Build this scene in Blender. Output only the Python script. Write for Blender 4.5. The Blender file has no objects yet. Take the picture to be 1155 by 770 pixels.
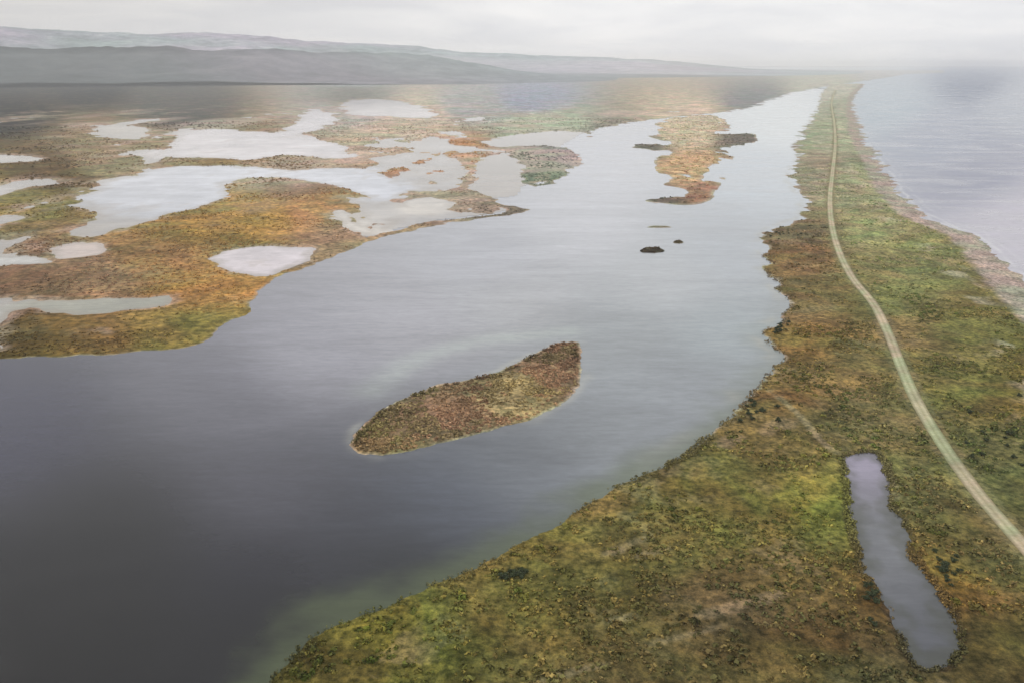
import bpy, math, random
import numpy as np
random.seed(7); rng = np.random.default_rng(7)
scene = bpy.context.scene
COL = scene.collection
# ------------------------------------------------------------------ geometry of the view
H = 200.0; F = 906.0; CX, CY = 577.5, 385.0
PITCH = math.atan((CY-72.0)/F)
SIG = 4.5e-5                       # haze extinction per metre
HAZE = np.array([.40,.415,.46])    # what thick haze looks like

def G(px, py):
    """a spot of the photograph -> metres on flat ground"""
    px = np.asarray(px, float); py = np.asarray(py, float)
    x = (px-CX)/F; y = -(py-CY)/F
    fy = math.cos(PITCH) + y*math.sin(PITCH)
    fz = -math.sin(PITCH) + y*math.cos(PITCH)
    t = -H/np.minimum(fz, -1e-4)
    return np.stack([x*t, fy*t], -1)

def UV(X, Y):
    """metres on the ground -> coordinates used to look up plant zones"""
    fwd = Y*math.cos(PITCH) + H*math.sin(PITCH)
    up = Y*math.sin(PITCH) - H*math.cos(PITCH)
    fwd = np.maximum(fwd, 1.0)
    return CX + F*X/fwd, CY - F*up/fwd

def lin(c):
    c = np.asarray(c, float)/255.0
    return np.where(c <= .04045, c/12.92, ((c+.055)/1.055)**2.4)

def smooth_poly(pts, n=5, closed=True):
    p = np.array(pts, float); m = len(p); out = []
    rngi = range(m) if closed else range(m-1)
    for i in rngi:
        if closed: a, b, c, d = p[(i-1)%m], p[i], p[(i+1)%m], p[(i+2)%m]
        else: a, b, c, d = p[max(i-1,0)], p[i], p[i+1], p[min(i+2,m-1)]
        for k in range(n):
            t = k/n
            out.append(.5*((2*b)+(-a+c)*t+(2*a-5*b+4*c-d)*t*t+(-a+3*b-3*c+d)*t**3))
    if not closed: out.append(p[-1])
    return np.array(out)

def world_poly(pts, n=4, closed=True):
    s = smooth_poly(pts, n, closed)
    return G(s[:,0], s[:,1])

def sdf(poly, X, Y, closed=True):
    """signed distance, positive inside"""
    sh = X.shape; X = X.ravel(); Y = Y.ravel()
    best = np.full(X.shape, 1e18); ins = np.zeros(X.shape, bool)
    n = len(poly)
    for i in range(n if closed else n-1):
        ax, ay = poly[i]; bx, by = poly[(i+1)%n]
        dx, dy = bx-ax, by-ay
        L = dx*dx+dy*dy
        if L < 1e-9: continue
        t = np.clip(((X-ax)*dx+(Y-ay)*dy)/L, 0, 1)
        q = (X-ax-t*dx)**2+(Y-ay-t*dy)**2
        np.minimum(best, q, out=best)
        if closed and ay != by:
            c = (ay > Y) != (by > Y)
            ins ^= c & (X < dx*(Y-ay)/dy+ax)
    d = np.sqrt(best)
    return (np.where(ins, d, -d) if closed else d).reshape(sh)

def vnoise(x, y, seed=0):
    xi = np.floor(x).astype(np.int64); yi = np.floor(y).astype(np.int64)
    fx = x-xi; fy = y-yi
    fx = fx*fx*(3-2*fx); fy = fy*fy*(3-2*fy)
    def h(a, b):
        n = (a*374761393 + b*668265263 + seed*1442695041) & 0xffffffff
        n = ((n ^ (n >> 13))*1274126177) & 0xffffffff
        n = n ^ (n >> 16)
        return (n & 0xffff)/65535.0
    a = h(xi, yi); b = h(xi+1, yi); c = h(xi, yi+1); d = h(xi+1, yi+1)
    return (a+(b-a)*fx)*(1-fy)+(c+(d-c)*fx)*fy
def fbm(x, y, scale, octv=4, seed=0, gain=.5):
    s = 0; a = 1; tot = 0
    for k in range(octv):
        s = s + a*(vnoise(x/scale+17.3*k, y/scale-9.1*k, seed+k)-.5)*2; tot += a
        a *= gain; scale /= 2.03
    return s/tot
def sstep(a, b, x):
    t = np.clip((x-a)/(b-a), 0, 1); return t*t*(3-2*t)

# ------------------------------------------------------------------ plant and soil zones, haze included in their tones
LAND = [
 (1120,740,70,60,20),(1075,655,112,82,32),(1125,640,90,80,52),(1140,520,88,90,54),(1100,430,98,104,62),(1145,440,104,100,58),
 (1040,330,118,124,84),(1100,350,108,106,68),(1000,260,134,142,106),(960,215,142,144,118),(945,150,156,162,144),(912,200,138,140,124),
 (890,262,108,102,84),(885,290,128,112,80),(905,340,122,112,82),(930,420,108,98,66),(880,440,112,92,64),(905,395,112,92,58),
 (850,520,94,84,46),(935,565,118,118,34),(760,560,98,88,46),(700,600,96,84,46),(650,640,90,80,38),(560,690,98,86,26),
 (430,715,102,96,28),(370,750,86,78,34),(640,725,92,76,34),(740,690,86,72,42),(820,690,94,78,62),(880,660,96,80,48),
 (700,755,84,70,44),(900,740,80,64,36),(990,760,62,56,40),(980,470,98,90,60),(1040,560,92,84,54),(985,400,106,102,70),
 (840,600,92,84,40),(600,610,110,100,62),(1030,280,128,136,96),(1155,760,62,52,20),(100,390,104,86,42),(200,375,118,106,38),
 (235,330,148,110,52),(30,390,86,76,44),(50,320,108,92,78),(100,315,120,102,88),(180,290,132,108,80),(210,260,132,112,72),
 (20,225,126,120,82),(130,180,138,128,112),(50,200,134,124,108),(300,240,152,128,86),(350,235,166,130,90),(330,212,148,130,114),
 (490,180,190,166,106),(520,215,166,148,132),(620,190,150,150,132),(640,180,168,152,150),(615,145,178,180,158),(0,130,108,100,90),
 (100,100,112,108,106),(200,120,128,124,118),(400,112,160,156,152),(0,90,112,108,108),(200,84,128,128,132),(400,84,154,156,164),
 (600,112,172,172,176),(770,150,190,178,164),(790,135,182,176,168),(780,195,192,156,126),(792,218,146,118,106),(715,164,132,138,140),
 (845,158,132,142,150),(740,228,120,126,128),(850,120,176,178,182),(410,495,86,78,62),(425,500,118,112,58),(480,480,114,92,76),
 (560,455,116,96,68),(600,445,124,104,60),(635,430,108,84,72),(640,400,92,74,66),(500,440,88,84,68),(470,130,176,168,164),
 (440,160,186,176,166),(400,125,190,180,176),(935,106,180,184,180),(948,120,170,176,164),(1000,86,178,182,186),(530,120,176,172,168),
 (575,236,122,120,108),(400,265,138,120,104)
]
Z = np.array(LAND, float); ZC = lin(Z[:,2:5])
# only the modelled haze is subtracted; further haze and corner darkening stay in
gz = G(Z[:,0], Z[:,1]); rz = np.sqrt((gz**2).sum(1)+H*H); T = np.exp(-SIG*rz)[:,None]
ILL = 0.80
ZC = np.clip((ZC-HAZE*(1-T)*.95)/np.maximum(T,.12)/ILL, .012, .5)
_l = ZC@np.array([.3,.59,.11]); ZC = (_l[:,None]+(ZC-_l[:,None])*.92)*np.array([.97,1.03,.95])
# base colours of the zones, far haze and corner darkening painted in
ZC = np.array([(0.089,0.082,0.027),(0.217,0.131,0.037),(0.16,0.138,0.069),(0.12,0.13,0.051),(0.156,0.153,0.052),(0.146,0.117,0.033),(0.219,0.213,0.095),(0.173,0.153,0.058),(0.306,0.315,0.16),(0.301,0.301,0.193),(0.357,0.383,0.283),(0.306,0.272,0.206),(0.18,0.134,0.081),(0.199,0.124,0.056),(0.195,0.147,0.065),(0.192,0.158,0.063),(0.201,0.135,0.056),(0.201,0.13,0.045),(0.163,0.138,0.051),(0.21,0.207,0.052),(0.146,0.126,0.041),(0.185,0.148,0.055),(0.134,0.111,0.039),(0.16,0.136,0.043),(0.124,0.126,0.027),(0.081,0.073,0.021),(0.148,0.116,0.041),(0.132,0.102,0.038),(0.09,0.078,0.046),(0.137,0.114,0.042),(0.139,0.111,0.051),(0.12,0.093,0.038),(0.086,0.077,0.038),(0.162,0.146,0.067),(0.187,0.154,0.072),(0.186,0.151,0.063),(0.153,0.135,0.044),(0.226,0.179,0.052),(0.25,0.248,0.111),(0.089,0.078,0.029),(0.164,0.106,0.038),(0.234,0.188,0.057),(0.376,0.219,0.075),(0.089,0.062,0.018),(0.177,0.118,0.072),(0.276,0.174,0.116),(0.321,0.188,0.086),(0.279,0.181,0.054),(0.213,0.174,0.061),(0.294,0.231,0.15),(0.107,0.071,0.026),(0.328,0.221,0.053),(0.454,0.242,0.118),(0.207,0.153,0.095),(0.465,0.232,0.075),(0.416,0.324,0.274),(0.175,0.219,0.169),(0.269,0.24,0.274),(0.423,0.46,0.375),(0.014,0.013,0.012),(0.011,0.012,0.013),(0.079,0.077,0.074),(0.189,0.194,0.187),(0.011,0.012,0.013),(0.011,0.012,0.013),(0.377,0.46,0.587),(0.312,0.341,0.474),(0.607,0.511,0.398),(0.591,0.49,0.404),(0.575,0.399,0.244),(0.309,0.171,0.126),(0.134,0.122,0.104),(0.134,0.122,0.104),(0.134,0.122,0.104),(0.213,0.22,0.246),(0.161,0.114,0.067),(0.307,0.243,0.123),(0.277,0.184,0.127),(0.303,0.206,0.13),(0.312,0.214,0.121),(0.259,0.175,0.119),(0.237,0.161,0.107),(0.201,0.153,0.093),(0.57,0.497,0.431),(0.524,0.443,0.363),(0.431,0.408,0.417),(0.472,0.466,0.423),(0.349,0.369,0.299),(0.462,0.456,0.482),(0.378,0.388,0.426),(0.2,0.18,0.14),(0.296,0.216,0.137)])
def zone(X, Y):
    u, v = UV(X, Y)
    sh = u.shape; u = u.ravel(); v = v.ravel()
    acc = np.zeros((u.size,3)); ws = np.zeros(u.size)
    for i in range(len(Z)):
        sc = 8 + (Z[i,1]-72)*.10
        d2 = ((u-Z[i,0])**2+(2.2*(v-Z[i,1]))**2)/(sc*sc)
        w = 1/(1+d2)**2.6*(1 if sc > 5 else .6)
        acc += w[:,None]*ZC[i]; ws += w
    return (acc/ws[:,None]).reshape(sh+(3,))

# ------------------------------------------------------------------ node helpers
def mat(name):
    m = bpy.data.materials.new(name); m.use_nodes = True
    nt = m.node_tree; nt.nodes.clear()
    return m, nt
def N(nt, t, **kw):
    n = nt.nodes.new(t)
    for k, v in kw.items():
        if k.startswith('i_'): n.inputs[k[2:].replace('_',' ')].default_value = v
        else: setattr(n, k, v)
    return n
def noise(nt, scale, detail=4, rough=.6, vec=None, dist=0.0):
    n = N(nt, 'ShaderNodeTexNoise'); n.inputs['Scale'].default_value = scale
    n.inputs['Detail'].default_value = detail; n.inputs['Roughness'].default_value = rough
    n.inputs['Distortion'].default_value = dist
    if vec is not None: nt.links.new(vec, n.inputs['Vector'])
    return n.outputs['Fac']
def ramp(nt, fac, stops):
    r = N(nt, 'ShaderNodeValToRGB'); nt.links.new(fac, r.inputs['Fac'])
    e = r.color_ramp.elements
    while len(e) < len(stops): e.new(.5)
    for el, (p, c) in zip(e, stops):
        el.position = p; el.color = (c, c, c, 1) if not hasattr(c, '__len__') else tuple(c)+(1,)
    return r.outputs['Color']
def mix(nt, a, b, fac, bt='MIX'):
    m = N(nt, 'ShaderNodeMix', data_type='RGBA', blend_type=bt)
    for v, s in ((a, 6), (b, 7)):
        if hasattr(v, 'is_output'): nt.links.new(v, m.inputs[s])
        else: m.inputs[s].default_value = tuple(v)+(1,)
    if hasattr(fac, 'is_output'): nt.links.new(fac, m.inputs[0])
    else: m.inputs[0].default_value = fac
    return m.outputs[2]
def finish(nt, bsdf):
    o = N(nt, 'ShaderNodeOutputMaterial'); nt.links.new(bsdf, o.inputs['Surface'])

def soil_material(name, amp=1.0, scale=1.0):
    m, nt = mat(name)
    pos = N(nt, 'ShaderNodeNewGeometry').outputs['Position']
    at = N(nt, 'ShaderNodeAttribute', attribute_name='col').outputs['Color']
    c = mix(nt, at, ramp(nt, noise(nt, .035*scale, 6, .62, pos), [(.3,(.55,.5,.45)),(.5,(1.0,1.0,1.0)),(.72,(1.5,1.42,1.25))]), .8*amp, 'MULTIPLY')
    c = mix(nt, c, ramp(nt, noise(nt, .33*scale, 5, .65, pos), [(.36,(.35,.4,.34)),(.5,(1,1,1)),(.64,(1.75,1.65,1.5))]), .85*amp, 'MULTIPLY')
    c = mix(nt, c, ramp(nt, noise(nt, .012*scale, 3, .5, pos, 1.5), [(.38,(.82,1.02,.8)),(.6,(1.14,.96,.95))]), .7, 'MULTIPLY')
    c = mix(nt, c, ramp(nt, noise(nt, 1.6*scale, 3, .6, pos), [(.35,.65),(.65,1.35)]), .6*amp, 'MULTIPLY')
    b = N(nt, 'ShaderNodeBsdfPrincipled'); nt.links.new(c, b.inputs['Base Color'])
    b.inputs['Roughness'].default_value = .95; b.inputs['Specular IOR Level'].default_value = .1
    bp = N(nt, 'ShaderNodeBump'); bp.inputs['Strength'].default_value = .8; bp.inputs['Distance'].default_value = .8
    nt.links.new(noise(nt, .6*scale, 5, .7, pos), bp.inputs['Height']); nt.links.new(bp.outputs['Normal'], b.inputs['Normal'])
    finish(nt, b.outputs['BSDF']); return m

def leaf_material(name):
    m, nt = mat(name)
    at = N(nt, 'ShaderNodeAttribute', attribute_name='col').outputs['Color']
    pos = N(nt, 'ShaderNodeNewGeometry').outputs['Position']
    c = mix(nt, at, ramp(nt, noise(nt, 2.1, 2, .5, pos), [(.3,.7),(.7,1.3)]), .7, 'MULTIPLY')
    b = N(nt, 'ShaderNodeBsdfPrincipled'); nt.links.new(c, b.inputs['Base Color'])
    b.inputs['Roughness'].default_value = .85; b.inputs['Specular IOR Level'].default_value = .2
    finish(nt, b.outputs['BSDF']); return m

def flat_noise_material(name, c1, c2, scale, rough=.9, bump=.3):
    m, nt = mat(name)
    pos = N(nt, 'ShaderNodeNewGeometry').outputs['Position']
    c = mix(nt, c1, c2, ramp(nt, noise(nt, scale, 6, .65, pos), [(.35,0.),(.65,1.)]))
    c = mix(nt, c, ramp(nt, noise(nt, scale*9, 3, .6, pos), [(.3,.8),(.7,1.2)]), .8, 'MULTIPLY')
    b = N(nt, 'ShaderNodeBsdfPrincipled'); nt.links.new(c, b.inputs['Base Color'])
    b.inputs['Roughness'].default_value = rough; b.inputs['Specular IOR Level'].default_value = .2
    bp = N(nt, 'ShaderNodeBump'); bp.inputs['Strength'].default_value = bump; bp.inputs['Distance'].default_value = .1
    nt.links.new(noise(nt, scale*6, 4, .6, pos), bp.inputs['Height']); nt.links.new(bp.outputs['Normal'], b.inputs['Normal'])
    finish(nt, b.outputs['BSDF']); return m

def water_material(name, rough=.12, bumpd=.05, sc=.5, ior=1.4):
    m, nt = mat(name)
    pos = N(nt, 'ShaderNodeNewGeometry').outputs['Position']
    at = N(nt, 'ShaderNodeAttribute', attribute_name='col').outputs['Color']
    # slicks and cat's-paws: streaked roughness, their reflected light also painted into the colour
    mp = N(nt, 'ShaderNodeMapping'); nt.links.new(pos, mp.inputs['Vector'])
    mp.inputs['Rotation'].default_value = (0,0,math.radians(35)); mp.inputs['Scale'].default_value = (1,2.6,1)
    big = noise(nt, .006, 5, .6, mp.outputs['Vector'], .8)
    c = mix(nt, at, ramp(nt, big, [(.35,.84),(.65,1.14)]), .8, 'MULTIPLY')
    st = N(nt, 'ShaderNodeMapping'); nt.links.new(pos, st.inputs['Vector']); st.inputs['Rotation'].default_value = (0,0,math.radians(-28)); st.inputs['Scale'].default_value = (1,7,1)
    c = mix(nt, c, ramp(nt, noise(nt, .014, 6, .68, st.outputs['Vector'], 1.2), [(.4,.9),(.62,1.12)]), .5, 'MULTIPLY')
    c = mix(nt, c, ramp(nt, noise(nt, .09, 5, .7, mp.outputs['Vector'], .6), [(.35,.88),(.65,1.12)]), .7, 'MULTIPLY')
    b = N(nt, 'ShaderNodeBsdfPrincipled'); nt.links.new(c, b.inputs['Base Color'])
    b.inputs['IOR'].default_value = ior
    r = N(nt, 'ShaderNodeMapRange'); nt.links.new(big, r.inputs['Value'])
    r.inputs['From Min'].default_value = .35; r.inputs['From Max'].default_value = .65
    r.inputs['To Min'].default_value = rough*.7; r.inputs['To Max'].default_value = rough*1.6
    nt.links.new(r.outputs['Result'], b.inputs['Roughness'])
    bp = N(nt, 'ShaderNodeBump'); bp.inputs['Strength'].default_value = .6; bp.inputs['Distance'].default_value = bumpd
    nt.links.new(noise(nt, sc, 4, .6, mp.outputs['Vector'], .6), bp.inputs['Height']); nt.links.new(bp.outputs['Normal'], b.inputs['Normal'])
    finish(nt, b.outputs['BSDF']); return m

# ------------------------------------------------------------------ mesh helpers
def make_mesh(name, V, faces, col=None, smooth=True):
    me = bpy.data.meshes.new(name)
    V = np.ascontiguousarray(V, np.float32); faces = np.ascontiguousarray(faces, np.int32)
    k = faces.shape[1]
    me.vertices.add(len(V)); me.vertices.foreach_set('co', V.ravel())
    me.loops.add(faces.size); me.loops.foreach_set('vertex_index', faces.ravel())
    me.polygons.add(len(faces)); me.polygons.foreach_set('loop_start', np.arange(0, faces.size, k, dtype=np.int32))
    me.update(calc_edges=True)
    if smooth: me.polygons.foreach_set('use_smooth', np.ones(len(faces), bool))
    if col is not None:
        a = me.attributes.new('col', 'FLOAT_COLOR', 'POINT')
        c = np.ones((len(V),4), np.float32); c[:,:3] = col; a.data.foreach_set('color', c.ravel())
    me.validate(); return me
def link(name, me, m, parent=None, loc=None, kind=None, label=None, cat=None, group=None):
    o = bpy.data.objects.new(name, me); COL.objects.link(o)
    if m is not None and len(me.materials) == 0: me.materials.append(m)
    if parent is not None: o.parent = parent
    if loc is not None: o.location = loc
    if kind: o['kind'] = kind
    if label: o['label'] = label
    if cat: o['category'] = cat
    if group: o['group'] = group
    return o
def polar(r0, r1, t0, t1, dr, dt):
    nr = int(math.log(r1/r0)/dr)+1; nt_ = int((t1-t0)/dt)+1
    R = r0*np.exp(np.linspace(0, math.log(r1/r0), nr)); A = np.radians(np.linspace(t0, t1, nt_))
    R, A = np.meshgrid(R, A, indexing='ij')
    return R*np.sin(A), R*np.cos(A)
def grid_faces(shape, keep):
    nr, nc = shape
    idx = np.arange(nr*nc).reshape(nr, nc)
    f = np.stack([idx[:-1,:-1], idx[:-1,1:], idx[1:,1:], idx[1:,:-1]], -1).reshape(-1,4)[:, ::-1]
    k = (keep[:-1,:-1] | keep[:-1,1:] | keep[1:,1:] | keep[1:,:-1]).ravel()
    f = f[k]
    used = np.unique(f); remap = np.full(nr*nc, -1, np.int64); remap[used] = np.arange(len(used))
    return used, remap[f]

# ------------------------------------------------------------------ outlines (traced once, then fixed in metres)
SPIT = [(60,1000),(190,860),(285,785),(330,735),(380,702),(440,680),(500,655),(560,630),(610,605),(650,577),(700,550),(745,522),
 (790,497),(815,480),(832,462),(850,440),(866,418),(882,403),(868,388),(862,375),(888,358),(890,342),(880,322),(868,305),
 (861,285),(864,265),(880,253),(903,246),(909,234),(904,220),(892,204),(893,194),(902,180),(899,165),(906,150),(915,135),
 (924,121),(928,104),(945,92),(975,94),(962,112),(966,132),(972,152),(988,176),(1003,198),(1016,218),(1034,236),(1060,250),(1092,262),
 (1118,280),(1140,300),(1165,325),(1220,375),(1300,450),(1450,600),(1750,1000)]
MARSH = [(-500,410),(0,405),(60,403),(130,400),(190,395),(230,385),(255,367),(280,350),(290,327),(330,308),(370,292),(410,275),
 (460,262),(510,251),(550,246),(597,237),(560,228),(600,222),(606,211),(622,208),(645,190),(656,178),(642,167),(655,158),(668,149),(692,141),
 (730,136),(800,128),(850,121),(872,111),(905,103),(935,97),(985,90),(1020,84),(1030,77.5),(-500,77.5)]
SEAP = np.array([0])
INLETS = [
 [(605,232),(560,224),(536,212),(536,192),(550,178),(572,173),(588,186),(590,205),(612,216)],
 [(548,160),(600,150),(650,149),(670,155),(645,166),(600,164),(560,167)],
]
PONDS = {
 'a':[(85,226),(130,209),(180,191),(255,187),(330,192),(395,190),(440,200),(458,214),(448,226),(415,224),(385,210),(330,202),(268,203),(256,222),(205,240),(160,244)],
 'b':[(180,177),(196,160),(218,147),(262,146),(310,150),(330,138),(345,124),(372,126),(376,140),(345,152),(378,162),(398,172),(385,180),(320,176),(270,181),(225,178)],
 'c':[(243,291),(285,279),(348,280),(338,296),(300,312),(266,306)],
 'd':[(58,281),(85,274),(116,276),(118,286),(85,292),(64,290)],
 'e':[(-40,291),(20,289),(50,292),(48,298),(-40,299)],
 'f':[(32,343),(90,336),(160,336),(196,332),(190,344),(120,352),(50,352)],
 'g':[(-40,176),(5,174),(32,178),(28,183),(-40,184)],
 'h':[(105,146),(135,141),(168,148),(160,157),(120,156)],
 'i':[(376,238),(395,240),(408,254),(420,262),(398,260),(380,250)],
 'j':[(385,116),(430,112),(478,120),(490,134),(440,132),(395,130)],
 'k':[(455,228),(490,222),(512,230),(500,238),(470,240)],
}
CREEK = [(952,520),(966,511),(986,511),(1000,528),(1006,560),(1017,592),(1034,630),(1054,662),(1072,688),(1077,712),(1074,735),(1062,752),(1042,756),(1024,742),(1012,712),(994,676),(974,640),(964,600),(958,560)]
ISLAND = [(397,500),(399,488),(420,468),(450,450),(490,435),(530,428),(565,418),(590,405),(614,394),(630,387),(652,386),(657,400),
 (656,430),(645,446),(625,459),(590,474),(550,486),(500,498),(455,510),(412,511)]
DELTA = [(697,167),(715,163),(742,162),(730,150),(742,138),(770,131),(808,131),(824,142),(820,151),(848,151),(854,158),(846,164),(826,166),(828,180),(820,195),(813,208),(802,222),(780,231),(748,230),(728,227),(756,220),
 (750,208),(756,199),(738,193),(740,182),(744,172),(725,170)]
ROAD = [(1400,900),(1250,735),(1180,650),(1150,614),(1125,586),(1100,556),(1075,522),(1050,484),(1030,448),(1014,410),(1000,375),(985,345),(961,315),(946,285),
 (938,255),(936,225),(939,195),(942,165),(941,140),(938,118),(942,102)]
TRACK = [(868,440),(885,455),(905,474),(926,498),(940,512)]

wl = lambda p, n=4: world_poly(p, n)
spit_p, marsh_p, creek_p = wl(SPIT), wl(MARSH, 3), wl(CREEK)
road_p = world_poly(ROAD, 8, False); track_p = world_poly(TRACK, 6, False)
# the road is resampled in metres
def resample(p, step):
    d = np.r_[0, np.cumsum(np.hypot(*np.diff(p, axis=0).T))]
    s = np.arange(0, d[-1], step); return np.stack([np.interp(s, d, p[:,0]), np.interp(s, d, p[:,1])], -1)
road_c = resample(road_p, 3.0)
for _ in range(6): road_c[1:-1] = (road_c[:-2]+2*road_c[1:-1]+road_c[2:])/4
SAND = lin((186,176,160)); WET = lin((112,100,84))

# ------------------------------------------------------------------ the spit
POND_Z = .22
def spit_height(X, Y):
    R = np.hypot(X, Y)
    d = sdf(spit_p, X, Y)
    amp = np.clip(R/260, 1.0, 8)
    d = d + fbm(X, Y, 26, 5, 11, .6)*amp*4.2 + fbm(X, Y, 90, 2, 12)*amp*2.2
    sh_ = X.shape; live = (d > -40).ravel()
    def on(fn, fill):
        o = np.full(X.size, fill); o[live] = fn(X.ravel()[live], Y.ravel()[live]); return o.reshape(sh_)
    # sea shore = right hand side
    sea = on(sea_dist, 999.)
    lag = np.abs(d)
    h = np.where(d > 0, 1.25*(1-np.exp(-d/16)), np.maximum(d*.09, -5))
    inland = sstep(4, 30, d)
    h = h + inland*(fbm(X, Y, 34, 5, 3)*.55 + fbm(X, Y, 7, 3, 5)*.22)
    h = h + inland*2.6*np.exp(-((sea-62)/22)**2)*(.7+.6*fbm(X, Y, 45, 3, 9))
    h = np.where(d > 3, np.maximum(h, .3), h)
    # creek
    c = on(lambda a, b: -sdf(creek_p, a, b), 999.) + fbm(X, Y, 12, 3, 21)*2.6 + fbm(X, Y, 4.5, 3, 22)*1.5
    # thin winding tidal creeks through the low lagoon side
    g = np.abs(fbm(X, Y, 105, 3, 25)); wdt = np.clip(.9+.0012*R, 1, 4)
    gut = g*105*.75/wdt-1
    gut = np.full(gut.shape, 9.)
    h = np.where(gut < 1, np.minimum(h, .12+np.maximum(gut,-.5)*.3), h)
    h = np.where(c < 0, np.minimum(h, POND_Z+np.maximum(c*.12, -1.2)), np.minimum(h, POND_Z+.02+c*.25))
    rd = on(lambda a, b: sdf(road_c[::10], a, b, closed=False), 999.)
    k = sstep(13, 5.5, rd); h = h*(1-k)+1.6*k
    spit_height.gut = gut
    return h, d, c, rd, sea
sea_line = wl([(975,94),(962,112),(966,132),(972,152),(988,176),(1003,198),(1016,218),(1034,236),(1060,250),(1092,262),
 (1118,280),(1140,300),(1165,325),(1220,375),(1300,450),(1450,600),(1750,1000)], 1)
def sea_dist(X, Y):
    return sdf(sea_line[:-1], X, Y, closed=False)

X, Y = polar(150, 9500, -30, 52, .0028, .12)
# keep the work to the neighbourhood of the land
h, d, c, rd, sea = spit_height(X, Y)
gut_all = spit_height.gut
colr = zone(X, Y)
def grade(colr, X, Y, d, sand_w, sandc=SAND):
    R = np.hypot(X, Y); px = R/700
    n1 = fbm(X, Y, 48, 5, 31, .62); n2 = fbm(X, Y, 15, 4, 33, .65); n3 = fbm(X, Y, 120, 3, 35); n4 = fbm(X, Y, 5, 3, 36, .7)
    out = colr*(1+.5*n1[...,None]+.45*n2[...,None]+.5*n4[...,None])
    # pale dead-grass patches with ragged edges, and dark wet hollows
    w = sstep(.16, .3, fbm(X, Y, 30, 6, 38, .68))[...,None]*.38; out = out*(1-w)+lin((132,124,96))*w
    w = sstep(.2, .34, fbm(X, Y, 42, 6, 39, .68))[...,None]*.5; out = out*(1-w)+colr*.6*w
    # reeds straw / heather brown / deep green patches
    w = sstep(.12, .5, n2)[...,None]*.35; out = out*(1-w)+(colr*np.array([1.45,1.35,1.1]))*w
    w = sstep(.15, .5, -n1)[...,None]*.4; out = out*(1-w)+(colr*np.array([.72,.8,.66]))*w
    w = sstep(.1, .55, n3)[...,None]*.4; out = out*(1-w)+(colr*np.array([1.12,1.0,.85]))*w
    s = (sstep(sand_w, 0, d)*sstep(330, 480, R)*sstep(-.35,.25, fbm(X, Y, 22, 3, 37)+.2))[...,None]
    out = out*(1-s)+sandc*(.85+.3*n2[...,None])*s
    wet = sstep(.5, -2.5, d)[...,None]; out = out*(1-wet)+WET*wet
    return np.clip(out, .008, .8)
sandw = np.clip(np.hypot(X, Y)/230, 1.0, 6)
colr = grade(colr, X, Y, d, sandw)
# the sea beach and the dry dune sand behind it
b = (sstep(42, 30, sea + fbm(X, Y, 30, 3, 41)*9)*(d > -6))[...,None]
colr = colr*(1-b)+(lin((176,166,158))*(.86+.28*fbm(X, Y, 9, 3, 42)[...,None]))*b
b = (sstep(0, -4, d)*(sea < 40))[...,None]; colr = colr*(1-b)+lin((128,118,114))*b
w = (np.exp(-((sea-62)/16)**2)*sstep(0.05, .4, fbm(X, Y, 26, 3, 44)))[...,None]*.6
colr = colr*(1-w)+SAND*w
w = sstep(1.2, 0, gut_all)[...,None]*.6; colr = colr*(1-w)+lin((92,88,82))*w
w = sstep(3.6, .3, c+fbm(X, Y, 7, 3, 23)*2.5)[...,None]*.75; colr = colr*(1-w)+lin((74,66,50))*w        # creek mud
w = sstep(9.5, 5.0, rd+fbm(X, Y, 9, 3, 45)*1.8)[...,None]*.75; colr = colr*(1-w)+lin((120,114,84))*w   # verge
td = sdf(track_p, X, Y, closed=False)
w = (sstep(3.6, 1.2, td+fbm(X, Y, 6, 3, 46)*1.5)*sstep(-.7,-.1,fbm(X, Y, 14, 3, 47)))[...,None]*.75; colr = colr*(1-w)+lin((140,132,104))*w
# pale bare flats among the salt marsh
bare = [(740,625,22,5),(700,700,26,5),(835,685,50,7),(770,720,40,5),(880,480,20,10),(820,500,18,7),(1008,556,7,12),(640,762,40,5),(720,612,18,4),(690,625,14,5)]
u, v = UV(X, Y)
for (bx, by, sx, sy) in bare:
    q = ((u-bx)/sx)**2+((v-by+.25*(u-bx))/sy)**2
    w = (sstep(1.6, .2, q+fbm(X, Y, 13, 4, 48)*1.3))[...,None]*.55
    colr = colr*(1-w)+lin((142,130,104))*w
del u, v
used, f = grid_faces(X.shape, h > -1.6)
M_soil = soil_material('salt marsh soil and grass')
V = np.stack([X, Y, h], -1).reshape(-1,3)[used]
me = make_mesh('spit', V, f, colr.reshape(-1,3)[used])
link('grassland', me, M_soil, kind='structure', label='green and brown grassy spit between the lagoon and the sea', cat=None)

# scatter candidates are drawn from the terrain itself
def sampler(V, h_ok, extra=None):
    return V[h_ok]

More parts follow.
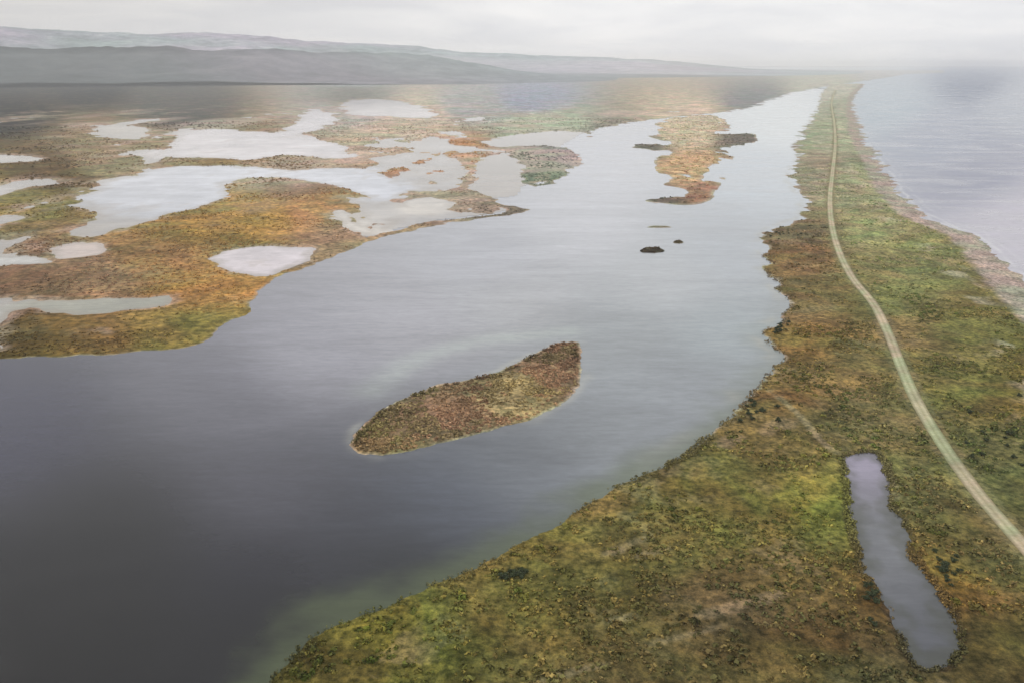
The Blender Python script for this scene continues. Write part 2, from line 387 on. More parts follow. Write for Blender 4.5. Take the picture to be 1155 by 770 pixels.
# ------------------------------------------------------------------ road
def ribbon(name, c, width, zf, m, crown=0.0):
    t = np.gradient(c, axis=0); t /= np.hypot(t[:,0], t[:,1])[:,None]; nrm = np.stack([t[:,1], -t[:,0]], -1)
    offs = np.array([-.5,-.36,-.26,-.14,0,.14,.26,.36,.5])*width; K = 9
    edge = [fbm(c[:,0]+k*50, c[:,1], 14, 3, 60+k)*.35 for k in range(2)]
    VV = []
    for j, o_ in enumerate(offs):
        e = edge[0] if j == 0 else edge[1] if j == 8 else 0
        p = c+nrm*(o_+e)[:,None] if hasattr(e, 'shape') else c+nrm*o_
        VV.append(np.c_[p, np.full(len(p), zf)+crown*(1-(2*o_/width)**2)])
    V = np.stack(VV, 1).reshape(-1,3)
    n = len(c); idx = np.arange(n*K).reshape(n,K)
    f = np.stack([idx[:-1,:-1], idx[:-1,1:], idx[1:,1:], idx[1:,:-1]], -1).reshape(-1,4)
    pal = lin([(140,134,106),(166,160,134),(186,180,154),(184,177,152),(168,162,134),(184,177,152),(186,180,154),(166,160,134),(140,134,106)])
    cc = (pal[None]*(1+.3*fbm(V[:,0], V[:,1], 8, 4, 66)).reshape(n,K,1)).reshape(-1,3)
    me = make_mesh(name, V, f, cc)
    return link(name, me, m, kind='structure')
M_road = flat_noise_material('worn pale road', tuple(lin((160,154,130))), tuple(lin((186,180,156))), .12)
ribbon('road', road_c, 7.8, 1.68, soil_material('worn gravel road', .25, 1.5), .06)

# ------------------------------------------------------------------ marsh beyond the lagoon
X2, Y2 = polar(500, 30000, -47, 27, .0032, .11)
R2 = np.hypot(X2, Y2)
d = sdf(marsh_p, X2, Y2)
for q in INLETS: d = np.minimum(d, -sdf(wl(q), X2, Y2))
amp = np.clip(R2/500, 1, 12)
d = d + fbm(X2, Y2, 60, 5, 71, .62)*amp*8.0 + fbm(X2, Y2, 19, 4, 72, .6)*amp*2.6
h = np.where(d > 0, 1.2*(1-np.exp(-d/20)), np.maximum(d*.06, -4))
h += sstep(5, 40, d)*(fbm(X2, Y2, 70, 4, 73)*.35)
h = np.where(d > 4, np.maximum(h, .34), h)
ponds = [wl(q) for q in PONDS.values()]
def marsh_open(X, Y, dshore):
    """metres to open marsh water (negative on it), and metres to each pond's outline"""
    R = np.hypot(X, Y); amp = np.clip(R/500, 1, 12)
    nse = (fbm(X, Y*.7, 70, 5, 80, .62)*11*amp + fbm(X, Y, 16, 4, 81, .6)*3*amp)*.85
    each = [-sdf(w, X, Y)+nse for w in ponds]
    pc = np.minimum.reduce(each)
    wn = fbm(X, Y*.55+.25*X, 170, 5, 90, .55); wn2 = fbm(X*1.1, Y*.5, 420, 3, 95)
    pools = np.where((R < 4200) & (dshore > 18), (.36-wn-.25*wn2)*90, 1e9)
    return np.minimum(pc, pools), each
pc2, _ = marsh_open(X2, Y2, d)
h = np.where(pc2 < 0, np.minimum(h, POND_Z+np.maximum(pc2*.1, -.9)), np.minimum(h, POND_Z+.03+pc2*.2))
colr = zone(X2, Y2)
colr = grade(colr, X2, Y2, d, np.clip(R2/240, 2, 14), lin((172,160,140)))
mudn = fbm(X2, Y2, 35, 4, 99)
w = (sstep(9, -1, pc2/np.clip(R2/900,1,6)+mudn*9))[...,None]*.65
colr = colr*(1-w)+lin((168,152,138))*w
# pinkish dry salt flats round the far pools
w = (sstep(.0, .45, fbm(X2, Y2*.4, 240, 4, 101))*sstep(1000, 1500, R2)*sstep(5200, 3000, R2))[...,None]*.45
colr = colr*(1-w)+lin((205,190,182))*w
used, f = grid_faces(X2.shape, h > -1.4)
V2 = np.stack([X2, Y2, h], -1).reshape(-1,3)[used]
me = make_mesh('marsh', V2, f, np.clip(colr,.01,.8).reshape(-1,3)[used])
link('marshland', me, soil_material('far marsh soil', .8, .5), kind='structure')

# ------------------------------------------------------------------ water
WZ = [ # water body colour (deep near, silty shallow middle), reflected sky gradient painted in
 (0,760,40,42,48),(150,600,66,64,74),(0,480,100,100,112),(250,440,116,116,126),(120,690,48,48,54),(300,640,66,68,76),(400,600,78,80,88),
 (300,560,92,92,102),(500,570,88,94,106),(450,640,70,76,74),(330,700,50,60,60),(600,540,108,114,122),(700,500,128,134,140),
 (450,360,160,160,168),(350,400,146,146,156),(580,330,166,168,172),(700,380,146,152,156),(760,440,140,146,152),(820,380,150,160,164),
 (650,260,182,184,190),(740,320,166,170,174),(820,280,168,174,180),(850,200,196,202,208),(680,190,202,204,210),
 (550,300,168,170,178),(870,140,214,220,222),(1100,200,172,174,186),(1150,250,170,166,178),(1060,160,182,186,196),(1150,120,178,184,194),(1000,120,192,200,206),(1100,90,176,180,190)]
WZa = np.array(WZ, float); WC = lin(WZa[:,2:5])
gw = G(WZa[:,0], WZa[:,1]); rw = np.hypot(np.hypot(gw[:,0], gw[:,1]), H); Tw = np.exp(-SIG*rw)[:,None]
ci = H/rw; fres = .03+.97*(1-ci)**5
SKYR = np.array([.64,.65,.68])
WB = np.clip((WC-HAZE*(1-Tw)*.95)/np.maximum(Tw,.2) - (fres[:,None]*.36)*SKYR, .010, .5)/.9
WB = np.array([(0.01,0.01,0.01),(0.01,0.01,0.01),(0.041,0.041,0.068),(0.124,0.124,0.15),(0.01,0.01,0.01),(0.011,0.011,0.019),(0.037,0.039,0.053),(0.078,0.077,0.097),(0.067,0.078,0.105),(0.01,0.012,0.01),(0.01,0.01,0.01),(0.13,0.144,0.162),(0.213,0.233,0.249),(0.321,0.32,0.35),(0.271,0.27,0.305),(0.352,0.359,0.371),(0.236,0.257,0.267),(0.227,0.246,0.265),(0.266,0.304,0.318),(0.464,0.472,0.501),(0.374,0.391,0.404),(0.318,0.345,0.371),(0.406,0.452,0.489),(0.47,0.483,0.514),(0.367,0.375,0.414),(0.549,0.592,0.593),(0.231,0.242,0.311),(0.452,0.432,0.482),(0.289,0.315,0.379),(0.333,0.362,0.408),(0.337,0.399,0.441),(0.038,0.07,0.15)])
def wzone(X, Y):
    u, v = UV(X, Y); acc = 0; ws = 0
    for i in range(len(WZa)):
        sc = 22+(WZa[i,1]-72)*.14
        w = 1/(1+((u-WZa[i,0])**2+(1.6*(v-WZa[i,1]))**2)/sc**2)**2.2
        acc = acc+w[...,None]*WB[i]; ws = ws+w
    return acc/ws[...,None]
def water_sheet(name, X, Y, keep, z, m, fringe):
    c = wzone(X, Y)
    c = fringe(X, Y, c)
    used, f = grid_faces(X.shape, keep)
    V = np.stack([X, Y, np.full(X.shape, z)], -1).reshape(-1,3)[used]
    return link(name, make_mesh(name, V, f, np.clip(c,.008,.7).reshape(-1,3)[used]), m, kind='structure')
M_lag = water_material('lagoon water', .16, .07, .4)
M_sea = water_material('sea water', .3, .015, .2)
# axis down the middle of the spit splits lagoon from sea
axis = np.r_[[[road_c[0,0]+400, -3000.]], road_c[::12], [[road_c[-1,0]+300, 9000.],[3200, 60000.]]]
def side(X, Y):
    o = np.argsort(axis[:,1]); return X - np.interp(Y, axis[o,1], axis[o,0])
isl_p, delta_p = wl(ISLAND), wl(DELTA)
Xw, Yw = polar(40, 60000, -70, 70, .012, .35)
sd = side(Xw, Yw)
def lag_fringe(X, Y, c):
    R = np.hypot(X, Y)
    ds = sdf(spit_p, X, Y)+fbm(X, Y, 40, 3, 110)*4
    w = (sstep(-26, 2, ds+fbm(X, Y, 22, 4, 115)*12)*sstep(900, 300, R))[...,None]*.7
    c = c*(1-w)+lin((86,96,66))*w
    w = (np.exp(-((ds+6+7*fbm(X, Y, 18, 3, 116))/6)**2)*sstep(330,520,R)*sstep(-.35,.2,fbm(X, Y, 40, 3, 117)))[...,None]*.6; c = c*(1-w)+lin((150,150,140))*w
    di = sdf(isl_p, X, Y)
    nn = fbm(X, Y, 24, 4, 113)
    w = (np.exp(-((di+2+nn*4)/(3.5+4*np.maximum(nn,0)))**2)*(.1+.9*sstep(-.2,.3,fbm(X, Y, 45, 3, 114))))[...,None]*.4; c = c*(1-w)+lin((172,172,160))*w
    # sand bar shoaling behind the island
    bar = world_poly([(420,440),(470,405),(540,385),(600,378),(640,374)], 4, False)
    w = np.exp(-(sdf(bar, X, Y, closed=False)/13)**2)[...,None]*.35*(1+.5*fbm(X, Y, 12, 3, 112)[...,None]); c = c*(1-w)+lin((176,186,178))*w
    return c
XL, YL = polar(100, 12000, -60, 34, .0045, .13)
sl = side(XL, YL)
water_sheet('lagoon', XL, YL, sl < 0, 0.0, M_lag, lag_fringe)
def sea_fringe(X, Y, c):
    s = sea_dist(X, Y)
    for k, (off, wd, am) in enumerate(((5,2.4,.6),(17,2.2,.25),(31,2.0,.12))):
        n = fbm(X, Y, 45, 3, 120+k)
        w = (np.exp(-((s-off+n*6)/wd)**2)*sstep(-.3,.3,fbm(X, Y, 30, 3, 130+k)+.1))[...,None]*am
        c = c*(1-w)+.62*w
    return c
XS, YS = polar(100, 58000, 5, 75, .006, .16)
ss = side(XS, YS)
water_sheet('sea', XS, YS, ss >= 0, 0.0, M_sea, sea_fringe)

# creek and marsh ponds, each its own sheet a little above the lagoon
def pond(name, w, z, colf, m, grow):
    c0 = w.mean(0); out = w
    # grow the outline outwards under the banks
    t = np.roll(out,-1,0)-np.roll(out,1,0); t /= np.maximum(np.hypot(t[:,0],t[:,1]),1e-6)[:,None]
    nrm = np.stack([t[:,1],-t[:,0]],-1)
    a = .5*np.sum(out[:,0]*np.roll(out[:,1],-1)-np.roll(out[:,0],-1)*out[:,1])
    if a < 0: nrm = -nrm
    lo, hi = out.min(0)-grow, out.max(0)+grow
    nx = ny = 150
    gx, gy = np.meshgrid(np.linspace(lo[0],hi[0],nx), np.linspace(lo[1],hi[1],ny), indexing='xy')
    dd = sdf(w, gx, gy)
    idx = np.arange(nx*ny).reshape(ny,nx)
    f = np.stack([idx[:-1,:-1], idx[:-1,1:], idx[1:,1:], idx[1:,:-1]], -1).reshape(-1,4)
    keep = dd > -grow
    if name != 'pond' or w is not creek_p: keep = keep & (sdf(marsh_p, gx, gy) > 14)
    k = (keep[:-1,:-1]|keep[:-1,1:]|keep[1:,1:]|keep[1:,:-1]).ravel(); f = f[k]
    cc = colf(gx, gy).reshape(-1,3)
    used = np.unique(f); rm = np.full(nx*ny,-1); rm[used] = np.arange(len(used))
    V = np.c_[gx.ravel(), gy.ravel(), np.full(nx*ny, z)][used]
    return link(name, make_mesh(name, V, rm[f], cc[used]), m, kind='structure')
M_pond = water_material('still pond water', .07, .015, .8)
def creek_col(gx, gy):
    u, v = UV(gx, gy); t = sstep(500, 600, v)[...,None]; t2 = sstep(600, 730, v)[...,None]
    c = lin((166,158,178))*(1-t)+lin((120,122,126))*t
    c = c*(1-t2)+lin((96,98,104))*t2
    e = sstep(9, 0, sdf(creek_p, gx, gy)+fbm(gx, gy, 9, 4, 24)*8)[...,None]*.6
    c = c*(1+.25*fbm(gx, gy, 25, 4, 26)[...,None])
    return np.clip((c*(1-e)+lin((78,80,66))*e)*.82-.012, .01, .5)
pond('pond', creek_p, POND_Z, creek_col, M_pond, 4)
tints = [(204,208,218),(224,210,212),(220,210,214),(206,186,176),(206,206,200),(150,150,134),(206,200,190),(176,168,154),(214,206,194),(206,198,196),(206,198,186)]
bases = []
for w, tnt in zip(ponds, tints):
    g = w.mean(0); T_ = math.exp(-SIG*math.hypot(np.hypot(*g), H))
    bases.append(np.clip((lin(tnt)-HAZE*(1-T_))/T_ - .03, .05, .7))
def pond_col(gx, gy):
    R = np.hypot(gx, gy)
    op, each = marsh_open(gx, gy, np.full(gx.shape, 99.))
    acc = np.tile(lin((178,172,166))*.9, gx.shape+(1,)).reshape(gx.shape+(3,))*.15; ws = np.full(gx.shape, .15)
    for e, b_ in zip(each, bases):
        w = 1/(1+(np.maximum(e, 0)/14)**2)**2; w = np.where(e > 90, w*.01, w); acc = acc+w[...,None]*b_; ws = ws+w
    c = acc/ws[...,None]
    n_ = fbm(gx, gy*.6, 90, 5, 150, .62); n2_ = fbm(gx, gy*.8, 24, 4, 152, .6)
    c = c*(1+.34*n_+.16*n2_)[...,None]
    # shallow margins show the mud below
    sc = np.clip(R/800, 1, 4)
    e = (sstep(-11, 0, op/sc+n2_*9))[...,None]*.55
    c = c*(1-e)+lin((142,130,112))*e
    e = (sstep(.22,.4, fbm(gx, gy*.5, 60, 5, 154, .65)))[...,None]*.3
    return np.clip(c*(1-e)+lin((160,146,130))*e, .02, .75)
for k_, w in enumerate(ponds):
    pond('pond', w, POND_Z-.01*(k_%3)-.005, pond_col, M_pond, 26)
# the winding pools in between share one sheet
gx, gy = polar(500, 4600, -47, 14, .008, .2)
dd = sdf(marsh_p, gx, gy)
used, f = grid_faces(gx.shape, dd > 30)
link('marsh_pools', make_mesh('marsh_pools', np.stack([gx,gy,np.full(gx.shape,POND_Z-.05)],-1).reshape(-1,3)[used], f, pond_col(gx, gy).reshape(-1,3)[used]), M_pond, kind='structure')

# sea bed / ground under everything out to the horizon
Xg, Yg = polar(5, 70000, -180, 180, .12, 3)
used, f = grid_faces(Xg.shape, np.ones(Xg.shape, bool))
link('ground', make_mesh('ground', np.stack([Xg,Yg,np.full(Xg.shape,-6.)],-1).reshape(-1,3)[used], f, np.tile(lin((70,68,60)),(len(used),1))), M_soil, kind='structure')

# ------------------------------------------------------------------ hills
Xh, Yh = polar(8500, 34000, -60, 26, .012, .18)
Rh = np.hypot(Xh, Yh); ux = CX + F*np.tan(np.arctan2(Xh, Yh))*.985
def env(r, w, tab):
    ytop = np.interp(ux, [t[0] for t in tab], [t[1] for t in tab])
    return np.maximum(r*(72-ytop)/F*.98+200*sstep(0, 9, 72-ytop), 0)
far = env(23000, 0, [(-700,32),(-200,34),(0,37),(150,40),(300,45),(420,50),(500,55),(600,61),(700,65),(830,70),(960,72),(1100,72)])
near = env(11500, 0, [(-700,46),(0,50),(200,55),(350,59),(450,63),(560,68),(700,72),(900,72)])
nz = fbm(Xh, Yh, 3800, 5, 200); nz2 = fbm(Xh, Yh, 1500, 5, 205)
hh = far*np.exp(-((Rh-23500)/5200)**2)*(.93+.16*nz+.06*nz2)
wob = 1300*fbm(Xh, Yh*0+3, 2600, 4, 215)
hh = np.maximum(hh, near*np.exp(-((Rh-11800+wob)/1900)**2)*(.85+.5*nz+.2*nz2))
hh += 40*sstep(0, 300, hh)*nz2
rdg = 1-np.abs(fbm(Xh, Yh, 1100, 5, 220, .6))*2
hh += sstep(20, 260, hh)*(rdg-.6)*38
hh = np.where(hh > 3, hh-3, -.5)
used, f = grid_faces(Xh.shape, hh > -.4)
hc = (np.where((Rh < 15500)[...,None], np.array([.085,.092,.108])*(1+1.6*sstep(100, 520, ux))[...,None], np.array([.34,.36,.43]))*(1+.3*nz2[...,None])).reshape(-1,3)  # haze painted into the colour: far ridge pale blue, near hills paler rightwards
link('hills', make_mesh('hills', np.stack([Xh,Yh,hh],-1).reshape(-1,3)[used], f, np.clip(hc,.01,.6)[used]), soil_material('hazed hill forest', .5, .01), kind='structure')

# ------------------------------------------------------------------ leaf clumps (ground cover, countless)
def clumps(P, size, height, col, nq, leaf=.34):
    """nq little leaf-cluster quads on a ragged dome at each point"""
    n = len(P)
    a = rng.uniform(0, 2*np.pi, (n,nq)); el = np.arcsin(rng.uniform(.02, 1, (n,nq))); rr = rng.uniform(.6, 1.05, (n,nq))
    lump = 1+.3*np.sin(a*2+rng.uniform(0,6,(n,1)))+.2*np.sin(a*3+rng.uniform(0,6,(n,1)))
    cx = P[:,None,0]+size[:,None]*rr*lump*np.cos(el)*np.cos(a)
    cy = P[:,None,1]+size[:,None]*rr*lump*np.cos(el)*np.sin(a)
    cz = P[:,None,2]+height[:,None]*rr*np.sin(el)
    C = np.stack([cx,cy,cz],-1)
    nrm = np.stack([np.cos(el)*np.cos(a), np.cos(el)*np.sin(a), np.sin(el)+.3],-1)+rng.normal(0,.45,(n,nq,3))
    nrm /= np.linalg.norm(nrm,axis=-1,keepdims=True)
    t = np.cross(nrm, rng.normal(0,1,(n,nq,3))); t /= np.linalg.norm(t,axis=-1,keepdims=True)
    b = np.cross(nrm, t)
    s = (size[:,None]*leaf*rng.uniform(.6,1.4,(n,nq)))[...,None]
    V = np.stack([C-t*s-b*s*.7, C+t*s*1.1-b*s*.5, C+t*s*.8+b*s, C-t*s*.9+b*s*.6], 2)
    f = np.arange(n*nq*4).reshape(-1,4)
    cc = np.repeat((col[:,None,:]*rng.uniform(.6,1.35,(n,nq,1))*(.8+.42*np.sin(el))[...,None]).reshape(-1,3), 4, 0)  # shade put into the colour: leaves low on the dome are darker
    return V.reshape(-1,3), f, np.clip(cc,.006,.7)
M_leaf = leaf_material('scrub leaves')
def scatter_in(bbox, n, fn):
    x = rng.uniform(bbox[0], bbox[1], n); y = rng.uniform(bbox[2], bbox[3], n)
    return fn(x, y)
def zsurf(V, P):
    """height of the nearest terrain vertex"""
    from mathutils import kdtree
    return None
def spit_scrub():
    out = []
    for (y0, y1, n) in ((120,330,42000),(330,700,62000),(700,1700,46000)):
        x = rng.uniform(-160, 900, n); y = rng.uniform(y0, y1, n)
        k = np.abs(np.degrees(np.arctan2(x,y))) < 46; x = x[k]; y = y[k]
        h, d, c, rd, sea = spit_height(x, y)
        dens = sstep(-.12, .3, fbm(x, y, 40, 5, 300, .65)+.5*fbm(x, y, 9, 2, 301))
        ok = (d > 3) & (c > 1.5) & (rd > 7) & (sea > 42) & (sdf(track_p, x, y, closed=False) > 2.2) & (rng.random(len(x)) < dens)
        out.append(np.c_[x,y,h][ok])
    return np.concatenate(out)
P = spit_scrub()
def bank_reeds():
    out = []
    for (x0, x1, y0, y1, n) in ((-160, 420, 150, 900, 260000), (80, 240, 170, 420, 60000)):
        x = rng.uniform(x0, x1, n); y = rng.uniform(y0, y1, n)
        dq = sdf(spit_p[::3], x, y); cq = sdf(creek_p[::3], x, y)
        k = ((np.abs(dq) < 12) | (np.abs(cq) < 10)); x = x[k]; y = y[k]
        h, d, c, rd, sea = spit_height(x, y)
        ok = (((d > -1.5) & (d < 4)) | ((c > -1.2) & (c < 2.6))) & (c > -1.2) & (rng.random(len(x)) < sstep(-.35,.25,fbm(x, y, 14, 4, 330, .6)))
        out.append(np.c_[x, y, np.maximum(h, .02)][ok])
    return np.concatenate(out)
PR = bank_reeds()
col = zone(P[:,0], P[:,1])
n = len(P); kind = rng.random(n)
col = col*np.where((kind < .45)[:,None], np.array([.95,1.08,.8]), np.where((kind < .8)[:,None], np.array([1.3,1.22,1.0]), np.array([2.0,1.85,1.4])))
col = col*(1+.5*fbm(P[:,0], P[:,1], 25, 3, 305))[:,None]
sz = rng.gamma(5., .14, n)+.25; sz *= np.where(kind < .25, 1.3, 1.0)
V, f, cc = clumps(P, sz, sz*rng.uniform(.4,.85,n), col, 12)
big = (fbm(P[:,0], P[:,1], 60, 4, 320, .62) > .17) & (rng.random(n) < .085)
Vb, fb, cb = clumps(P[big], rng.uniform(1.1,2.3,big.sum()), rng.uniform(.9,1.7,big.sum()), col[big]*np.array([.75,.9,.65]), 46, .24)
fb = fb+len(V); V = np.concatenate([V,Vb]); f = np.concatenate([f,fb]); cc = np.concatenate([cc,cb])
nr_ = len(PR); Vb, fb, cb = clumps(PR, rng.uniform(.4,.9,nr_), rng.uniform(.7,1.5,nr_), zone(PR[:,0],PR[:,1])*rng.uniform(.6,1.5,(nr_,1)), 8, .34)
fb = fb+len(V); V = np.concatenate([V,Vb]); f = np.concatenate([f,fb]); cc = np.concatenate([cc,cb])
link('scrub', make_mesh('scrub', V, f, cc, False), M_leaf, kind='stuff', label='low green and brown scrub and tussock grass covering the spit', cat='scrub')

# marsh tussocks
n = 52000
r = 540*np.exp(rng.uniform(0, math.log(3200/540), n)); a = np.radians(rng.uniform(-42, 12, n)); x = r*np.sin(a); y = r*np.cos(a)
# nearest grid sample of the marsh gives the height and the distance to water
lr = math.log(30000/500); nr, nc = X2.shape
ir = np.clip(np.round(np.log(r/500)/lr*(nr-1)).astype(int),0,nr-1); ic = np.clip(np.round((np.degrees(a)+47)/74*(nc-1)).astype(int),0,nc-1)
hm = h[ir, ic]
ok = (hm > POND_Z+.12) & (d[ir, ic] > 5) & (rng.random(n) < sstep(-.3,.3,fbm(x, y, 70, 4, 310)))
P = np.c_[x,y,hm][ok]; rr = r[ok]
col = zone(P[:,0], P[:,1])*rng.uniform(.9,1.6,(len(P),1))*np.array([1.05,.98,.86])
sz = rng.uniform(.8,1.8,len(P))*np.clip(rr/1000,.8,2.2)
V, f, cc = clumps(P, sz, sz*.5, col, 8, .42)
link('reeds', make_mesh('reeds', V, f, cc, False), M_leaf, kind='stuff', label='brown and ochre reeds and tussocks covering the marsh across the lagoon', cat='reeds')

# ------------------------------------------------------------------ islands: things of their own
def island(name, poly_w, top, label, group=None, seed=0, n_scrub=1500, res=150, noise_amp=1.4, sandc=(190,182,166), size=(.6,1.5), margin=26, dark_side=None, sand_w=2.6, tint=1.0, carve=0):
    c0 = poly_w.mean(0); lo = poly_w.min(0)-margin; hi = poly_w.max(0)+margin
    gx, gy = np.meshgrid(np.linspace(lo[0],hi[0],res), np.linspace(lo[1],hi[1],res), indexing='ij')
    R = np.hypot(gx, gy)
    def hf(x, y):
        d = sdf(poly_w, x, y)+fbm(x, y, 14*noise_amp, 4, seed)*noise_amp*1.6+fbm(x, y, 3.2*noise_amp, 3, seed+1)*noise_amp*.9
        if carve: d = d-carve*sstep(.06, .34, fbm(x, y*.42, 70, 4, seed+2))
        h = np.where(d > 0, top*(1-np.exp(-d/(5+2*noise_amp)))+sstep(2,10,d)*fbm(x,y,18,4,seed+3)*.35, np.maximum(d*.12,-3))
        return h, d
    h, d = hf(gx, gy)
    c = grade(zone(gx, gy), gx, gy, d, np.full(gx.shape, sand_w), lin(sandc))
    used, f = grid_faces(gx.shape, h > -1.5)
    V = np.stack([gx-c0[0], gy-c0[1], h], -1).reshape(-1,3)[used]
    c = c*tint
    o = link(name, make_mesh(name, V, f, c.reshape(-1,3)[used]), M_soil, loc=(c0[0],c0[1],0), label=label, cat=name, group=group)
    if n_scrub:
        x = rng.uniform(lo[0],hi[0],n_scrub*3); y = rng.uniform(lo[1],hi[1],n_scrub*3)
        h, d = hf(x, y); ok = np.where((d > sand_w*.9) & (rng.random(len(x)) < .12+sstep(-.3,.12,fbm(x, y, 16, 4, seed+5, .6))))[0][:n_scrub]
        x, y, h, d = x[ok], y[ok], h[ok], d[ok]
        col = zone(x, y)*rng.uniform(.9,1.7,(len(x),1))*(1+.6*fbm(x, y, 22, 3, seed+7)[:,None])*np.where((fbm(x, y, 30, 3, seed+9) > .08)[:,None], np.array([.9,.98,.68]), np.array([1.1,.96,.82])); s = rng.uniform(size[0],size[1],len(x))
        hi_ = s*.7; col = col*tint
        if dark_side is not None:
            # the taller, darker belt of bushes along the far shore
            e = sstep(9, 3, d)*(sdf(dark_side, x, y, closed=False) < 14)
            col = col*(1-.45*e[:,None]); hi_ = hi_*(1+1.4*e); s = s*(1+.3*e)
        V, f, cc = clumps(np.c_[x-c0[0],y-c0[1],h], s, hi_, col, 12)
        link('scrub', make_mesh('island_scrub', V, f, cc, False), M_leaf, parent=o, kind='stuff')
    return o
far_side = world_poly([(399,492),(420,468),(450,450),(490,435),(530,428),(565,418),(590,405),(614,394),(630,387),(652,386),(656,400)], 4, False)
island('island', isl_p, 1.3, 'long low brown island with a pale sand rim lying alone in mid lagoon', seed=400, n_scrub=5200, res=220, noise_amp=2.0, dark_side=far_side)
island('island', delta_p, 1.2, 'orange brown marsh island in front of the far shore near the channel mouth', seed=420, n_scrub=2500, res=260, noise_amp=7, size=(1.5,3.5), margin=60, sand_w=10, carve=36)
def blob(px, py, w, hgt):
    t = np.linspace(0, 2*np.pi, 12, endpoint=False)
    return wl([(px+w*math.cos(a)*(1+.2*math.sin(3*a)), py+hgt*math.sin(a)*(1+.2*math.cos(2*a))) for a in t], 2)
island('islet', blob(736,282,13,4.2), .9, 'larger dark scrubby islet in the water before the orange brown marsh island', seed=430, n_scrub=260, res=60, noise_amp=1, size=(.8,1.8), margin=15, sand_w=1, tint=.3)
island('islet', blob(765,273,5.5,2.6), .7, 'tiny dark islet just right of and beyond the larger dark islet', seed=440, n_scrub=60, res=40, noise_amp=.6, size=(.7,1.4), margin=12, sand_w=1, tint=.45)
island('islet', blob(744,256,13,1.6), .35, 'faint flat mud islet just below the orange brown marsh island', seed=450, n_scrub=0, res=60, noise_amp=1.2, margin=15, sand_w=3)

# ------------------------------------------------------------------ bushes one can pick out: stem + crown
def bush_meshes(seed):
    r_ = np.random.default_rng(seed); Vs = []; Fs = []; n0 = 0
    # forked stems
    for k in range(5):
        a = r_.uniform(0, 6.28); lean = r_.uniform(.25,.7); L = r_.uniform(1.2,1.9)
        p0 = np.array([0,0,-.1]); p1 = np.array([math.cos(a)*lean*L*.4, math.sin(a)*lean*L*.4, L*.55]); p2 = np.array([math.cos(a)*lean*L, math.sin(a)*lean*L, L])
        rows = []
        for p, rad in ((p0,.12),(p1,.08),(p2,.035)):
            rows.append(np.array([p+rad*np.array([math.cos(t),math.sin(t),0]) for t in np.linspace(0,2*np.pi,6,endpoint=False)]))
        Vs.append(np.concatenate(rows))
        for i in range(2):
            for j in range(6):
                Fs.append([n0+i*6+j, n0+i*6+(j+1)%6, n0+(i+1)*6+(j+1)%6, n0+(i+1)*6+j])
        n0 += 18
    stem = make_mesh('stem', np.concatenate(Vs), np.array(Fs), np.tile((.07,.055,.04),(n0,1)), True)
    m = 9; P = np.c_[r_.normal(0,.75,m), r_.normal(0,.75,m), r_.uniform(.5,1.5,m)]
    s = r_.uniform(.55,.95,m)
    V, f, cc = clumps(P, s, s*.9, np.tile((.05,.062,.028),(m,1))*r_.uniform(.7,1.35,(m,1)), 70, .2)
    crown = make_mesh('crown', V, f, cc, False)
    return stem, crown
protos = []
M_bark = leaf_material('bark')
for k in range(3):
    st, cr = bush_meshes(k+5)
    root = bpy.data.objects.new('bush', None); COL.objects.link(root)
    link('stem', st, M_bark, parent=root); link('crown', cr, M_leaf, parent=root)
    protos.append(root)
used_p = set()
def place(P3, scale, label, group):
    k = random.randrange(3); src = protos[k]
    if k not in used_p: r = src; used_p.add(k)
    else:
        r = src.copy(); COL.objects.link(r)
        for ch in list(src.children):
            c = ch.copy(); COL.objects.link(c); c.parent = r
    r.location = P3; r.rotation_euler = (0,0,random.uniform(0,6.28)); r.scale = (scale, scale, scale*random.uniform(.8,1.1))
    r['label'] = label; r['category'] = 'bush'; r['group'] = group
SP = [
 (878,372,9,5,16,'dark green bush in the dark thicket on the lagoon shore point','bushes of the thicket on the shore point'),
 (880,262,12,6,14,'dark bush on the rounded headland sticking into the lagoon','bushes on the rounded headland'),
 (845,468,16,9,14,'dark brown bush above the lagoon bank near the pale track','bushes on the bank near the pale track'),
 (572,650,20,7,12,'green bush at the water edge of the near shore','bushes at the water edge of the near shore'),
 (1068,650,10,22,12,'rust and green bush on the right bank of the narrow pond','bushes on the right bank of the narrow pond'),
 (985,680,6,20,8,'dark bush on the left bank of the narrow pond','bushes on the left bank of the narrow pond'),
 (1125,500,22,26,16,'green bush in the field right of the road','bushes in the field right of the road'),
]
for (px, py, sx, sy, cnt, lab, grp) in SP:
    done = 0; tries = 0
    while done < cnt and tries < 400:
        tries += 1
        g = G(px+random.gauss(0, sx), py+random.gauss(0, sy*.8))
        hh_, d_, c_, r_, s_ = spit_height(np.array([g[0]]), np.array([g[1]]))
        if d_[0] < 2 or c_[0] < 2.5 or r_[0] < 9 or s_[0] < 40: continue
        place((g[0], g[1], float(hh_[0])-.05), random.uniform(.6,1.25), lab, grp); done += 1
for i, p_ in enumerate(protos):
    if i not in used_p: 
        for ch in list(p_.children): bpy.data.objects.remove(ch)
        bpy.data.objects.remove(p_)

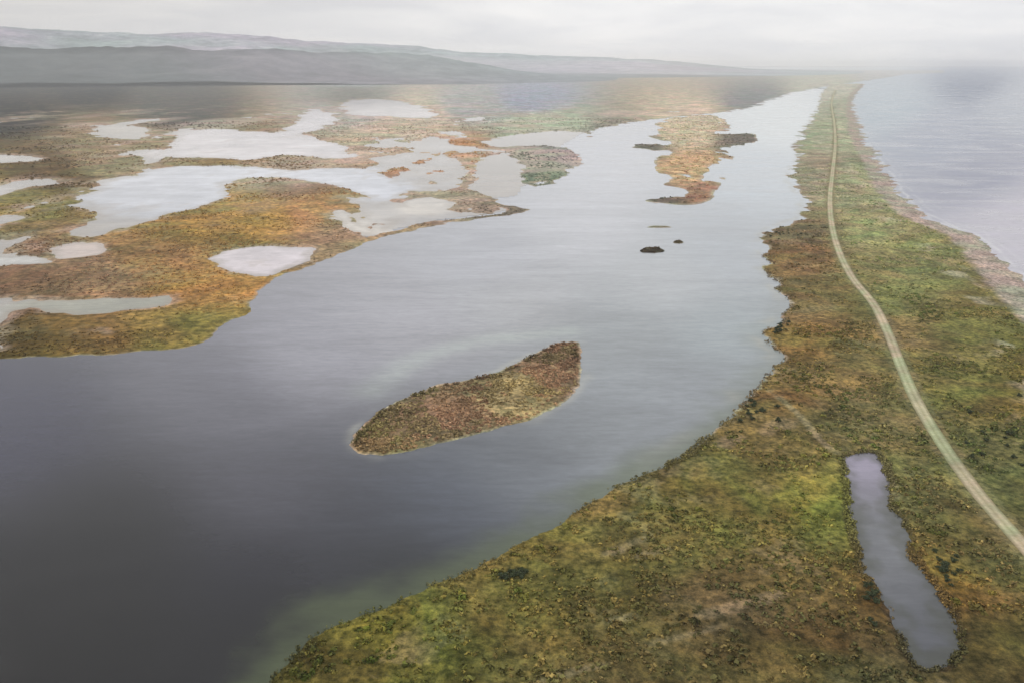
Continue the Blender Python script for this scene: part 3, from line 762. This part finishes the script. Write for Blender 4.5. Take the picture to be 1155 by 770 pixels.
# ------------------------------------------------------------------ haze: one wide low layer of real scattering air
m, nt = mat('haze')
vs = N(nt, 'ShaderNodeVolumeScatter'); vs.inputs['Density'].default_value = SIG; vs.inputs['Color'].default_value = (.92,.96,1,1); vs.inputs['Anisotropy'].default_value = .25
o_ = N(nt, 'ShaderNodeOutputMaterial'); nt.links.new(vs.outputs['Volume'], o_.inputs['Volume'])
for Lh, top, bot, sg in ((45000, 290, -8, SIG*.72), (45600, 620, -9, SIG*.2), (46200, 1300, -10, SIG*.18)):
  vs.inputs['Density'].default_value = sg
  V = np.array([(x,y,z) for z in (bot,top) for (x,y) in ((-Lh,-Lh),(Lh,-Lh),(Lh,Lh),(-Lh,Lh))], float)
  f = np.array([(3,2,1,0),(4,5,6,7),(0,1,5,4),(1,2,6,5),(2,3,7,6),(3,0,4,7)])
  link('haze', make_mesh('haze', V, f, None, False), m.copy(), kind='structure')

# ------------------------------------------------------------------ sky, sun, camera
SUN_EL, SUN_AZ = 42, -60     # degrees; azimuth measured from +Y towards +X
world = bpy.data.worlds.new("World"); scene.world = world; world.use_nodes = True
nt = world.node_tree; nt.nodes.clear()
sky = N(nt, 'ShaderNodeTexSky', sky_type='NISHITA'); sky.sun_disc = False
sky.sun_elevation = math.radians(SUN_EL); sky.sun_rotation = math.radians(SUN_AZ); sky.air_density = 1.5; sky.dust_density = 4
bg1 = N(nt, 'ShaderNodeBackground'); bg1.inputs['Strength'].default_value = .07; nt.links.new(sky.outputs['Color'], bg1.inputs['Color'])
tc = N(nt, 'ShaderNodeTexCoord')
sep = N(nt, 'ShaderNodeSeparateXYZ'); nt.links.new(tc.outputs['Generated'], sep.inputs[0])
# project the cloud sheet on a plane overhead
add = N(nt, 'ShaderNodeMath', operation='ADD'); nt.links.new(sep.outputs['Z'], add.inputs[0]); add.inputs[1].default_value = .11
mx = N(nt, 'ShaderNodeMath', operation='MAXIMUM'); nt.links.new(add.outputs[0], mx.inputs[0]); mx.inputs[1].default_value = .06
dv = N(nt, 'ShaderNodeVectorMath', operation='DIVIDE'); nt.links.new(tc.outputs['Generated'], dv.inputs[0])
cmb = N(nt, 'ShaderNodeCombineXYZ')
for i in range(3): nt.links.new(mx.outputs[0], cmb.inputs[i])
nt.links.new(cmb.outputs[0], dv.inputs[1])
n1 = noise(nt, .8, 6, .55, dv.outputs[0], .5)
cl = ramp(nt, n1, [(.32,(.86,.87,.91)),(.5,(.96,.965,.985)),(.66,(1.06,1.055,1.06))])
# darker cloud bank towards the left (west)
mr = N(nt, 'ShaderNodeMapRange'); nt.links.new(sep.outputs['X'], mr.inputs['Value'])
mr.inputs['From Min'].default_value = -.7; mr.inputs['From Max'].default_value = .1; mr.inputs['To Min'].default_value = .66; mr.inputs['To Max'].default_value = 1.06
sc_ = N(nt, 'ShaderNodeVectorMath', operation='SCALE'); nt.links.new(cl, sc_.inputs[0]); nt.links.new(mr.outputs['Result'], sc_.inputs['Scale'])
bg2 = N(nt, 'ShaderNodeBackground'); bg2.inputs['Strength'].default_value = 1.0; nt.links.new(sc_.outputs[0], bg2.inputs['Color'])
ms = N(nt, 'ShaderNodeMixShader'); ms.inputs[0].default_value = .88
nt.links.new(bg1.outputs[0], ms.inputs[1]); nt.links.new(bg2.outputs[0], ms.inputs[2])
wo = N(nt, 'ShaderNodeOutputWorld'); nt.links.new(ms.outputs[0], wo.inputs['Surface'])

sun = bpy.data.lights.new('sun', 'SUN'); sun.energy = 1.1; sun.angle = math.radians(12); sun.color = (1,.96,.9)
so = bpy.data.objects.new('sun', sun); COL.objects.link(so)
so.rotation_euler = (math.radians(90-SUN_EL), 0, math.radians(-SUN_AZ+180))

cam = bpy.data.cameras.new('camera'); co = bpy.data.objects.new('camera', cam); COL.objects.link(co)
co.location = (0,0,H); co.rotation_euler = (math.pi/2-PITCH, 0, 0)
cam.sensor_width = 36; cam.lens = 36*F/1155; cam.clip_start = 1; cam.clip_end = 120000
scene.camera = co
scene.render.engine = 'CYCLES'
scene.cycles.volume_bounces = 1
scene.view_settings.view_transform = 'Standard'; scene.view_settings.look = 'None'; scene.view_settings.exposure = 0
